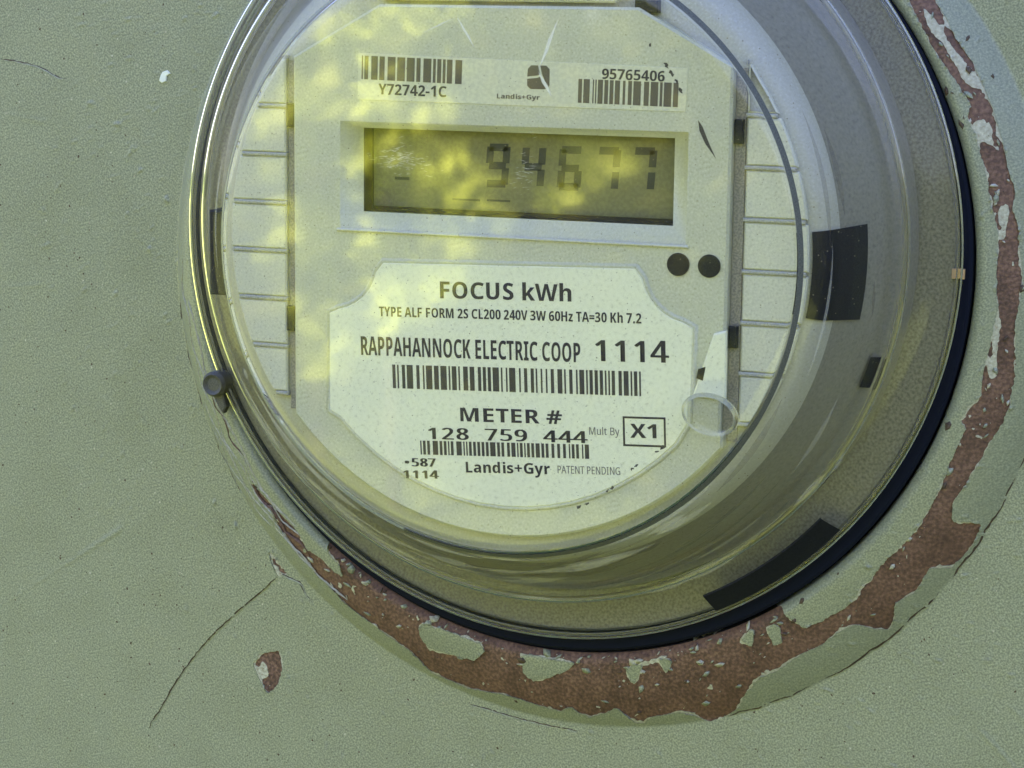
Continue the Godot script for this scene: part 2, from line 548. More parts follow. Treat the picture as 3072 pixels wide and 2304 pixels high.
func ribbon(called: String, p: PackedVector2Array, w: float, lift: float, m: Material, parent: Node, sd: int) -> void:
	# a thin ragged line of matter that lies on the box
	var r := RandomNumberGenerator.new()
	r.seed = sd
	var c := Curve2D.new()
	for q in p:
		c.add_point(q)
	var l := c.get_baked_length()
	var n := maxi(3, int(l / 0.9))
	var left := PackedVector3Array()
	var right := PackedVector3Array()
	for i in n + 1:
		var s := l * i / n
		var q := c.sample_baked(s)
		var d := (c.sample_baked(minf(s + 0.4, l)) - c.sample_baked(maxf(s - 0.4, 0.0))).normalized()
		var k := w * r.randf_range(0.35, 1.0) * minf(1.0, minf(i, n - i) / 3.0 + 0.15) / 2
		q += Vector2(-d.y, d.x) * r.randf_range(-0.12, 0.12)
		var a := q + Vector2(-d.y, d.x) * k
		var b := q - Vector2(-d.y, d.x) * k
		left.append(v3(a, rim_height(a) + lift))
		right.append(v3(b, rim_height(b) + lift))
	var st := begin()
	for i in n:
		quad(st, left[i], left[i + 1], right[i + 1], right[i], Vector3(0, 0, 1))
		quad(st, left[i], left[i + 1], left[i + 1] - Vector3(0, 0, 0.2), left[i] - Vector3(0, 0, 0.2), Vector3(1, 0, 0))
		quad(st, right[i], right[i + 1], right[i + 1] - Vector3(0, 0, 0.2), right[i] - Vector3(0, 0, 0.2), Vector3(1, 0, 0))
	put(called, done(st), m, parent)
	if called == "crack" or called == "rim_crack":
		# a paler ribbon paints the highlight of the lifted paint along one side
		var lip := PackedVector2Array()
		for q in p:
			lip.append(q + Vector2(0.24, -0.26))
		ribbon("lip_highlight", lip, w * 0.55, lift + 0.03, mats.lip, parent, sd + 50)


func make_box() -> void:
	var box := Node3D.new()
	box.name = "meter_box"
	add_child(box)
	tag(box, "grey green painted steel meter box with red primer showing round its opening", "meter box")
	wear.noise_type = FastNoiseLite.TYPE_SIMPLEX_SMOOTH
	wear.frequency = 0.22
	wear.fractal_octaves = 4
	wear.seed = 5
	make_covers()
	var fine := PackedFloat32Array()
	var r := HOLE_R
	fine.append(r - 0.5)
	fine.append(r)
	while r < 131.9:
		r += 0.42 if r < 112.0 else 0.6
		fine.append(minf(r, 132.0))
	var all := fine.duplicate()
	for k in [2.0, 20.0, 60.0, 100.0]:
		all.append(132.0 + k)
	put("paint", film(0.08, 0.4, false, 1500, all), mats.paint, box)
	put("undercoat", film(-0.09, 0.2, true, 1000, fine), mats.undercoat, box)
	# the primed steel under the paint
	var st := begin()
	st.set_smooth_group(0)
	var rr := PackedFloat32Array()
	var x := HOLE_R
	while x < 131.0:
		rr.append(x)
		x += 0.8
	for j in rr.size() - 1:
		for k in 360:
			var c := []
			for e in [[0, 0], [0, 1], [1, 1], [1, 0]]:
				var a: float = TAU * (k + e[1]) / 360
				var p: Vector2 = HOLE + Vector2(cos(a), sin(a)) * rr[j + e[0]]
				c.append(v3(p, rim_height(p) - 0.25))
			quad(st, c[0], c[1], c[2], c[3], Vector3(0, 0, 1))
	put("primed_rim", done(st), mats.primer, box)
	# sides of the box and the dark inside of the opening
	st = begin()
	quad(st, Vector3(-190, -230, -0.1), Vector3(-190, 260, -0.1), Vector3(-190, 260, -120), Vector3(-190, -230, -120), Vector3(-1, 0, 0))
	quad(st, Vector3(150, -230, -0.1), Vector3(150, 260, -0.1), Vector3(150, 260, -120), Vector3(150, -230, -120), Vector3(1, 0, 0))
	quad(st, Vector3(-190, 260, -0.1), Vector3(150, 260, -0.1), Vector3(150, 260, -120), Vector3(-190, 260, -120), Vector3(0, 1, 0))
	quad(st, Vector3(-190, -230, -0.1), Vector3(150, -230, -0.1), Vector3(150, -230, -120), Vector3(-190, -230, -120), Vector3(0, -1, 0))
	quad(st, Vector3(-190, -230, -120), Vector3(150, -230, -120), Vector3(150, 260, -120), Vector3(-190, 260, -120), Vector3(0, 0, -1))
	put("side_walls", done(st), mats.paint, box)
	put("opening_wall", lathe(PackedVector2Array([Vector2(HOLE_R + 0.1, -25), Vector2(HOLE_R - 0.1, 2.8), Vector2(HOLE_R + 0.3, 5.2)]), 180, HOLE), mats.steel, box)
	# cracks, a smear of rust, and torn threads of older paint
	ribbon("crack", pts([-69.3,-84.2, -74.0,-88.6, -81.0,-94.9, -86.8,-100.6, -90.7,-105.2, -94.0,-109.5, -97.0,-114.0, -100.4,-119.9, -103.1,-123.8, -103.6,-125.4]), 0.38, 0.13, mats.rust, box, 1)
	ribbon("crack", pts([-67.8,-83.4, -64.9,-84.3, -63.2,-84.9, -61.9,-87.6, -60.2,-89.0]), 0.7, 0.13, mats.rust, box, 2)
	ribbon("crack", pts([-140.2,33.9, -133.1,33.0, -128.9,32.0, -124.4,29.8, -122.2,29.5]), 0.32, 0.13, mats.rust, box, 3)
	ribbon("crack", pts([-21.0,-108.9, -11.5,-110.5, -4.3,-111.4, 5.0,-112.0]), 0.3, 0.13, mats.rust, box, 4)
	ribbon("torn_paint_edge", pts([-73.6,-61.0, -71.5,-64.3, -67.7,-67.9, -67.4,-71.3, -63.6,-74.5, -60.3,-76.9, -57.0,-81.2, -52.4,-84.3, -49.1,-86.3]), 0.6, 0.16, mats.undercoat, box, 5)
	for c in [[-0.12, -0.34, 0.45], [-0.36, -0.62, 0.55], [-0.66, -0.98, 0.5], [-1.02, -1.22, 0.35], [-2.52, -2.75, 0.4], [-2.78, -3.05, 0.45]]:
		var p := PackedVector2Array()
		for k in 9:
			var a := lerpf(c[0], c[1], k / 8.0)
			p.append(RIM + Vector2(cos(a), sin(a)) * (RIM_R - 0.1 + 0.25 * sin(k * 2.1 + c[0] * 9.0)))
		ribbon("rim_crack", p, c[2], 0.13, mats.rust, box, int(100 + c[0] * 50))
	# rubbed streaks along the lower left of the rim
	for c in [[3.30, 3.95, 90.6, 0.7, 1], [3.45, 3.80, 93.4, 0.5, 0], [3.55, 4.05, 95.2, 0.6, 1], [3.70, 3.98, 91.6, 0.5, 0], [3.20, 3.52, 92.4, 0.5, 0], [3.62, 3.9, 97.0, 0.45, 1], [3.78, 4.02, 93.0, 0.9, 2], [3.5, 3.72, 91.2, 0.6, 2]]:
		var p := PackedVector2Array()
		for k in 12:
			var a := lerpf(c[0], c[1], k / 11.0)
			p.append(HOLE + Vector2(cos(a), sin(a)) * (c[2] + 0.7 * sin(k * 1.3 + c[2])))
		ribbon("rubbed_streak", p, c[3], 0.15, [mats.undercoat, mats.undercoat, mats.primer][c[4]], box, int(c[2] * 10))
	# scrapes and crumbs of paint left on the primer
	for tone in 3:
		st = begin()
		var g := RandomNumberGenerator.new()
		g.seed = 400 + tone
		for k in [190, 150, 45][tone]:
			var a := g.randf_range(-2.45, 0.62)
			var q := HOLE + Vector2(cos(a), sin(a)) * (HOLE_R + 0.6 + 14.0 * pow(g.randf(), 2.0))
			if covered(q, false) > 0.05 and tone != 2:
				continue
			var along := a + PI / 2 + g.randfn() * 0.5
			var l := 0.12 + 1.1 * pow(g.randf(), 2.2)
			var w := l * g.randf_range(0.25, 0.7)
			var ring := []
			for e in [[-1.0, 0.0], [-0.3, -1.0], [0.5, -0.7], [1.0, 0.1], [0.2, 1.0]]:
				var p := q + Vector2(e[0] * l, (e[1] + g.randf_range(-0.3, 0.3)) * w).rotated(along)
				ring.append(v3(p, rim_height(p) + 0.16 + (0.0 if tone == 2 else -0.12)))
			for i in range(1, 4):
				tri(st, ring[0], ring[i], ring[i + 1], Vector3(0, 0, 1))
			for i in 5:
				var f: Vector3 = ring[i]
				var h: Vector3 = ring[(i + 1) % 5]
				quad(st, f, h, h - Vector3(0, 0, 0.3), f - Vector3(0, 0, 0.3), Vector3(f.x - q.x, f.y - q.y, 0))
		tag(put(["pale_crumbs", "paint_crumbs", "dark_nicks"][tone], done(st), [mats.undercoat, mats.paint, mats.rust][tone], box), "", "", "", "stuff")
	# specks of dirt and pale overspray all over the front
	for tone in 2:
		st = begin()
		var g := RandomNumberGenerator.new()
		g.seed = 200 + tone
		for k in 2200:
			var q := Vector2(g.randf_range(-150, 108), g.randf_range(-145, 60))
			if q.distance_to(HOLE) < HOLE_R + 18.0:
				continue
			var big := 0.09 + 0.16 * pow(g.randf(), 4.0)
			prism(st, disc(q, big * g.randf_range(0.8, 1.6), big, 7, g.randf() * 3.0), 0.04, 0.12)
		tag(put(["dirt_specks", "pale_specks"][tone], done(st), [mats.rust, mats.undercoat][tone], box), "", "", "", "stuff")
	plate("paint_speck", pts([-97.1,31.7, -95.9,32.1, -95.1,31.4, -96.1,30.8, -96.2,29.6, -97.3,29.2, -98.0,29.7, -97.6,30.9]), 0.0, 0.42, 0.12, flat("white_speck", Color(0.75, 0.78, 0.68), 0.6), box)


# ------------------------------------------------------------------ the meter
func make_meter() -> void:
	var meter := Node3D.new()
	meter.name = "electric_meter"
	add_child(meter)
	tag(meter, "round electricity meter with digital display under a clear domed cover", "electric meter")
	# base with its black gasket
	put("base_plate", lathe(PackedVector2Array([Vector2(84.9, -6), Vector2(84.9, 7.3), Vector2(84.3, 7.9), Vector2(79.0, 8.0), Vector2(0.0, 8.0)]), 160, BRIM), mats.base, meter)
	put("gasket", lathe(PackedVector2Array([Vector2(87.0, 1.0), Vector2(87.0, 6.6), Vector2(86.4, 7.1), Vector2(83.2, 7.1)]), 180, Vector2(1.2, -4.4)), mats.rubber, meter)
	# inner housing: a shallow drum that carries the face
	var body := put("inner_housing", lathe(PackedVector2Array([Vector2(66.2, 30.2), Vector2(65.0, 32.6), Vector2(63.8, 34.1), Vector2(62.6, 34.9), Vector2(61.2, 35.3), Vector2(43.0, 35.3), Vector2(43.0, 31.0)]), 160), mats.housing, meter)
	put("drum_wall", lathe(PackedVector2Array([Vector2(77.5, 8.0), Vector2(76.5, 12.0), Vector2(74.3, 13.5), Vector2(73.4, 15.2), Vector2(69.8, 22.6), Vector2(66.2, 30.2)]), 160), mats.smoke, body)
	plate("latch", rect(-70.2, -14.3, -61.2, 3.9), 17.0, 29.8, 0.4, mats.black, body)
	for s in [1.0]:
		# black latch on the flank of the drum
		var st := begin()
		var mid: float = -0.04 if s > 0 else PI + 0.09
		for k in 10:
			var a0: float = mid - 0.135 + 0.27 * k / 10
			var a1: float = mid - 0.135 + 0.27 * (k + 1) / 10
			for e in [[61.9, 35.6, 63.0, 35.2], [63.0, 35.2, 64.2, 34.35], [64.2, 34.35, 65.4, 32.85], [65.4, 32.85, 66.6, 30.4], [66.6, 30.4, 70.1, 23.0]]:
				quad(st, Vector3(cos(a0) * e[0], sin(a0) * e[0], e[1]), Vector3(cos(a1) * e[0], sin(a1) * e[0], e[1]), Vector3(cos(a1) * e[2], sin(a1) * e[2], e[3]), Vector3(cos(a0) * e[2], sin(a0) * e[2], e[3]), Vector3(s, 0, 0.6))
		put("latch", done(st), mats.black, body)
	# louvre tiles on both sides of the face, round its edge
	for s in [-1.0, 1.0]:
		for i in range(-4, 4):
			var y0 := 6.9 + i * 9.99 + (0.3 if s < 0 else 1.2)
			var y1 := y0 + 9.1
			var p := PackedVector2Array()
			var x_in := 48.6
			var ro := 61.4
			if absf(y0) > 39.0 or absf(y1) > 44.0:
				continue
			p.append(Vector2(s * x_in, y0))
			for k in 5:
				var y := lerpf(y0, y1, k / 4.0)
				p.append(Vector2(s * sqrt(maxf(ro * ro - y * y, (x_in + 0.5) * (x_in + 0.5))), y))
			p.append(Vector2(s * x_in, y1))
			plate("louvre_tile", p, 35.0, 36.6, 0.35, mats.tile, body)
		for i in range(-4, 5):
			var y := 6.9 + i * 9.99 + (0.3 if s < 0 else 1.2) - 0.45
			if absf(y) > 40.0:
				continue
			var far: float = s * (sqrt(61.4 * 61.4 - y * y) - 0.4)
			var near: float = s * 48.3
			plate("rib", rect(minf(near, far), y - 0.42, maxf(near, far), y + 0.42), 35.2, 36.85, 0.25, mats.rib, body)
		# the narrow gutter between the tiles and the face
		plate("gutter", rect(46.1, -36.0, 48.2, 36.5) if s > 0 else rect(-48.2, -36.5, -46.1, 36.0), 35.1, 35.7, 0.0, mats.gutter, body)
	for c in [[-47.3, 22.5, 27.4], [-47.6, -19.8, -14.6], [47.0, 22.2, 26.8], [47.0, -17.3, -13.1]]:
		plate("snap_hook", rect(c[0] - 0.9, c[1], c[0] + 0.9, c[2]), 35.0, 36.9, 0.2, mats.black, body)
	make_face(meter)
	make_nameplate(meter)
	make_sticker(meter)
	make_display(meter)
	for x in [36.2, 42.4]:
		plate("optical_port", disc(Vector2(x, -1.35), 2.25, 2.25), 38.4, 38.75, 0.1, mats.black, meter)
	# reset lever at the lower right
	plate("reset_lever", pts([43.8, -14.4, 46.4, -13.6, 46.6, -26.9, 40.0, -26.6]), 38.4, 39.3, 0.3, mats.paper, meter)
	plate("lever_slot", pts([40.96, -21.46, 42.44, -20.9, 41.96, -23.68, 40.64, -23.3]), 39.2, 39.36, 0.0, mats.black, meter)
	make_cover(meter)


func make_face(meter: Node3D) -> void:
	# the raised middle of the face, with the window for the display cut through
	var out := PackedVector2Array()
	var ring := [[46.0, -37.0], [46.0, 37.0], [27.0, 47.6], [-27.0, 47.6], [-46.0, 37.0], [-46.0, -37.0]]
	for q in ring:
		out.append(Vector2(q[0], q[1]))
	for k in 23:
		var a := PI + 0.70 + (PI - 1.40) * (k + 1) / 24.0
		out.append(Vector2(cos(a), sin(a)) * 59.0)
	var st := begin()
	prism_with_window(st, out, rect(-35.5, 2.3, 37.6, 24.2), 35.0, 38.4, 0.5)
	var face := put("face_plate", done(st), mats.plastic, meter)
	# the slanting sides of the display window
	var o := rect(-35.5, 2.3, 37.6, 24.2)
	var i := rect(-31.4, 5.8, 34.2, 22.8)
	st = begin()
	for k in 4:
		var j := (k + 1) % 4
		quad(st, v3(o[k], 38.4), v3(o[j], 38.4), v3(i[j], 35.8), v3(i[k], 35.8), Vector3(0, 0, 1))
	put("display_bezel", done(st), mats.plastic, face)
	st = begin()
	for k in 4:
		var j := (k + 1) % 4
		quad(st, v3(i[k], 35.8), v3(i[j], 35.8), v3(i[j], 31.4), v3(i[k], 31.4), v3(-i[k], 0) + Vector3(1.4, 14.3, 0))
	put("display_recess", done(st), mats.dark_frame, face)
	plate("bezel_lip", rect(-36.2, 1.85, 38.2, 2.4), 38.2, 38.95, 0.2, mats.tile, face)
	plate("top_hook", rect(26.0, 46.6, 30.6, 49.0), 35.2, 37.6, 0.2, mats.black, face)
	plate("top_hook", rect(-26.5, 48.6, -22.0, 51.0), 35.2, 37.6, 0.2, mats.black, face)
	plate("top_rail", pts([-27.0, 48.4, 22.0, 48.4, 25.0, 52.5, -30.0, 52.5]), 35.0, 37.4, 0.4, mats.tile, face)


func prism_with_window(st: SurfaceTool, p: PackedVector2Array, w: PackedVector2Array, z0: float, z1: float, ch: float) -> void:
	prism_sides(st, p, z0, z1, ch)
	var top := inset(p, ch)
	# four strips around the window
	var lo := w[0]
	var hi := w[2]
	for band in [rect(-99, -99, 99, lo.y), rect(-99, hi.y, 99, 99), rect(-99, lo.y, lo.x, hi.y), rect(hi.x, lo.y, 99, hi.y)]:
		for piece in Geometry2D.intersect_polygons(top, band):
			var idx := Geometry2D.triangulate_polygon(piece)
			st.set_smooth_group(-1)
			for k in range(0, idx.size(), 3):
				tri(st, v3(piece[idx[k]], z1), v3(piece[idx[k + 1]], z1), v3(piece[idx[k + 2]], z1), Vector3(0, 0, 1))


func prism_sides(st: SurfaceTool, p: PackedVector2Array, z0: float, z1: float, ch: float) -> void:
	var n := p.size()
	var top := inset(p, ch)
	var s := 1.0 if Geometry2D.is_polygon_clockwise(p) else -1.0
	st.set_smooth_group(-1)
	for i in n:
		var j := (i + 1) % n
		var e := p[j] - p[i]
		var o := Vector3(-e.y, e.x, 0.0) * s
		quad(st, v3(p[i], z0), v3(p[j], z0), v3(p[j], z1 - ch), v3(p[i], z1 - ch), o)
		quad(st, v3(p[i], z1 - ch), v3(p[j], z1 - ch), v3(top[j], z1), v3(top[i], z1), o + Vector3(0, 0, 0.2 * e.length()))


func font(names: String, weight := 400, bold := 0.0, wide := 0.0) -> Font:
	var f := SystemFont.new()
	f.font_names = PackedStringArray([names])
	f.font_weight = weight
	if bold == 0.0 and wide == 0.0:
		return f
	var v := FontVariation.new()
	v.base_font = f
	v.variation_embolden = bold
	v.spacing_glyph = int(wide)
	return v


func plate_outline() -> PackedVector2Array:
	# straight sides, hollow upper corners, round below
	var p := PackedVector2Array()
	for k in 9:
		var a := PI / 2 * k / 8.0
		p.append(Vector2(39.6, -2.6) + Vector2(-cos(a) * 10.6, -sin(a) * 10.2) if k > 0 and k < 8 else (Vector2(27.6, -2.6) if k == 0 else Vector2(39.6, -13.6)))
	p.append(Vector2(39.6, -31.5))
	for k in 17:
		var a := -0.68 - (PI - 1.36) * (k + 1) / 18.0
		p.append(Vector2(0.6, 1.0) + Vector2(cos(a) * 50.6, sin(a) * 53.6))
	p.append(Vector2(-37.8, -35.5))
	for k in 9:
		var a := PI / 2 * (8 - k) / 8.0
		p.append(Vector2(-37.8, -4.2) + Vector2(cos(a) * 10.6, -sin(a) * 10.2) if k > 0 and k < 8 else (Vector2(-37.8, -15.2) if k == 0 else Vector2(-25.8, -4.2)))
	return p


func make_nameplate(meter: Node3D) -> void:
	var name_plate := plate("nameplate", plate_outline(), 38.0, 38.9, 0.2, mats.paper, meter)
	# a moulded bead runs round the plate
	var a := inset(plate_outline(), -0.9)
	var b := inset(plate_outline(), 0.0)
	var st := begin()
	for i in a.size():
		var j := (i + 1) % a.size()
		var ma := a[i].lerp(b[i], 0.5)
		var mb := a[j].lerp(b[j], 0.5)
		quad(st, v3(a[i], 38.38), v3(a[j], 38.38), v3(mb, 38.98), v3(ma, 38.98), Vector3(0, 0, 1))
		quad(st, v3(ma, 38.98), v3(mb, 38.98), v3(b[j], 38.7), v3(b[i], 38.7), Vector3(0, 0, 1))
	put("bead", done(st), mats.plastic, name_plate)
	var sans := font("Droid Sans", 700)
	var plain := font("Droid Sans")
	var z := 38.9
	printed("lettering", "FOCUS kWh", sans, -13.2, -10.75, 27.9, 3.64, 1.9, z, mats.ink, name_plate)
	printed("lettering", "TYPE ALF FORM 2S CL200 240V 3W 60Hz TA=30 Kh 7.2", sans, -26.6, -15.24, 55.8, 2.15, 1.95, z, mats.ink, name_plate)
	printed("lettering", "RAPPAHANNOCK ELECTRIC COOP", sans, -30.6, -23.47, 47.4, 3.9, 1.96, z, mats.ink, name_plate)
	printed("lettering", "1114", font("Droid Sans Mono"), 19.90, -21.33, 14.80, 4.3, 2.5, z, mats.ink, name_plate)
	printed("lettering", "1114", font("Droid Sans Mono"), 20.05, -21.33, 14.80, 4.3, 2.5, z + 0.00, mats.ink, name_plate)
	printed("lettering", "1114", font("Droid Sans Mono"), 20.20, -21.33, 14.80, 4.3, 2.5, z + 0.01, mats.ink, name_plate)
	barcode(-23.5, -29.9, 53.0, 4.9, 2.37, z, 150, 0.45, mats.bar_ink, name_plate, 3)
	printed("lettering", "METER #", sans, -8.6, -35.66, 21.8, 2.8, 2.8, z, mats.ink, name_plate)
	printed("lettering", "128 759 444", font("Droid Sans Mono"), -15.65, -39.88, 34.00, 2.4, 3.14, z, mats.ink, name_plate)
	printed("lettering", "128 759 444", font("Droid Sans Mono"), -15.50, -39.88, 34.00, 2.4, 3.14, z + 0.00, mats.ink, name_plate)
	printed("lettering", "128 759 444", font("Droid Sans Mono"), -15.35, -39.88, 34.00, 2.4, 3.14, z + 0.01, mats.ink, name_plate)
	printed("lettering", "Mult By", plain, 18.9, -36.3, 6.3, 2.1, 3.2, z, mats.faded_ink, name_plate, 0.22)
	printed("lettering", "X1", sans, 27.4, -36.2, 5.4, 2.8, 3.2, z, mats.ink, name_plate)
	var t := deg_to_rad(2.7)
	for e in [[0.0, 0.0, 8.8, 0.4], [0.0, 5.6, 8.8, 6.0], [0.0, 0.4, 0.4, 5.6], [8.4, 0.4, 8.8, 5.6]]:
		var p := rect(e[0], e[1], e[2], e[3])
		for i in 4:
			p[i] = p[i].rotated(t) + Vector2(26.0, -38.0)
		plate("printed_frame", p, z - 0.02, z + 0.05, 0.0, mats.ink, name_plate)
	barcode(-17.3, -43.26, 36.7, 2.9, 3.28, z, 120, 0.4, mats.bar_ink, name_plate, 8)
	printed("lettering", "•587", font("Droid Sans Mono"), -20.80, -46.02, 6.60, 1.7, 4.0, z, mats.ink, name_plate)
	printed("lettering", "•587", font("Droid Sans Mono"), -20.65, -46.02, 6.60, 1.7, 4.0, z + 0.00, mats.ink, name_plate)
	printed("lettering", "•587", font("Droid Sans Mono"), -20.50, -46.02, 6.60, 1.7, 4.0, z + 0.01, mats.ink, name_plate)
	printed("lettering", "1114", font("Droid Sans Mono"), -21.10, -48.56, 7.60, 1.7, 4.2, z, mats.ink, name_plate)
	printed("lettering", "1114", font("Droid Sans Mono"), -20.95, -48.56, 7.60, 1.7, 4.2, z + 0.00, mats.ink, name_plate)
	printed("lettering", "1114", font("Droid Sans Mono"), -20.80, -48.56, 7.60, 1.7, 4.2, z + 0.01, mats.ink, name_plate)
	printed("lettering", "Landis+Gyr", sans, -7.3, -46.2, 18.1, 3.1, 3.7, z, mats.ink, name_plate, 0.24)
	printed("lettering", "PATENT PENDING", plain, 12.4, -44.67, 13.1, 1.55, 3.3, z, mats.faded_ink, name_plate)


func make_sticker(meter: Node3D) -> void:
	var z := 38.52
	var sticker := plate("barcode_sticker", pts([-31.6, 28.6, -31.4, 37.9, 37.2, 36.3, 36.9, 28.0]), 38.3, z, 0.04, mats.sticker, meter)
	barcode(-30.7, 32.7, 22.0, 4.7, -1.35, z, 74, 0.93, mats.brown_ink, sticker, 21)
	barcode(15.2, 29.2, 20.2, 4.6, -0.94, z, 76, 0.9, mats.brown_ink, sticker, 23)
	var sans := font("Droid Sans", 700)
	printed("lettering", "Y72742-1C", sans, -27.0, 29.75, 14.7, 2.15, -0.8, z, mats.ink, sticker)
	printed("lettering", "95765406", sans, 20.0, 33.85, 12.6, 2.05, -1.0, z, mats.ink, sticker)
	printed("lettering", "Landis+Gyr", sans, -1.6, 29.6, 8.9, 1.3, -0.5, z, mats.brown_ink, sticker, 0.24)
	# rounded square mark split by pale strokes
	var c := Vector2(7.0, 33.9)
	for part in [pts([-2.3, 0.1, -2.2, 1.6, -1.5, 2.3, -0.1, 2.3, 0.35, 0.5, -0.1, 0.35]), pts([0.35, 2.3, 1.6, 2.3, 2.3, 1.6, 2.3, -1.5, 2.0, -2.0, 0.75, 0.6]), pts([-2.3, -0.35, -0.1, -0.1, 0.4, 0.2, 1.6, -2.2, 1.2, -2.3, -1.6, -2.3, -2.3, -1.7])]:
		for i in part.size():
			part[i] += c
		plate("mark", part, z - 0.02, z + 0.05, 0.0, mats.brown_ink, sticker)


func make_display(meter: Node3D) -> void:
	var d := plate("display", rect(-31.4, 5.8, 34.2, 22.8), 30.4, 31.5, 0.0, mats.dark_frame, meter)
	plate("display_glass", rect(-30.9, 6.6, 33.2, 22.6), 31.4, 31.8, 0.1, mats.lcd, d)
	var z := 31.8
	# seven segments: a top, b/c right, d foot, e/f left, g middle
	var on := {"9": "abcdfg", "4": "bcfg", "6": "acdefg", "7": "abc"}
	var at := 0
	for ch in [["9", -6.6, 11.4], ["4", 1.0, 11.4], ["6", 8.8, 11.4], ["7", 16.6, 11.5], ["7", 24.0, 11.7]]:
		var w := 5.0
		var h := 8.8
		var t := 1.5
		var seg := {"a": [0.5, h - t, w - 0.5, h], "d": [0.5, 0, w - 0.5, t], "g": [0.7, h / 2 - t / 2, w - 0.7, h / 2 + t / 2], "f": [0, h / 2 + 0.5, t, h - 0.6], "b": [w - t, h / 2 + 0.5, w, h - 0.6], "e": [0, 0.6, t, h / 2 - 0.5], "c": [w - t, 0.6, w, h / 2 - 0.5]}
		for s in on[ch[0]]:
			var e: Array = seg[s]
			var p := rect(e[0], e[1], e[2], e[3])
			for i in 4:
				p[i] = Vector2(p[i].x + p[i].y * 0.09, p[i].y).rotated(0.02) + Vector2(ch[1], ch[2])
			plate("segment", p, z - 0.02, z + 0.05, 0.0, mats.segment, d)
		at += 1
	plate("segment", rect(-26.2, 12.2, -23.0, 12.8), z - 0.02, z + 0.05, 0.0, mats.segment, d)
	plate("segment", rect(-13.5, 8.5, -7.5, 8.9), z - 0.02, z + 0.05, 0.0, mats.segment, d)
	plate("segment", rect(-6.0, 8.6, -1.0, 9.0), z - 0.02, z + 0.05, 0.0, mats.segment, d)


func shell(outer: Array, inner: Array) -> PackedVector2Array:
	# closed profile of a turned wall; both rows run from the axis outwards
	var p := PackedVector2Array()
	for q in outer:
		p.append(Vector2(q[0], q[1]))
	for i in range(inner.size() - 1, -1, -1):
		p.append(Vector2(inner[i][0], inner[i][1]))
	p.reverse()
	return p


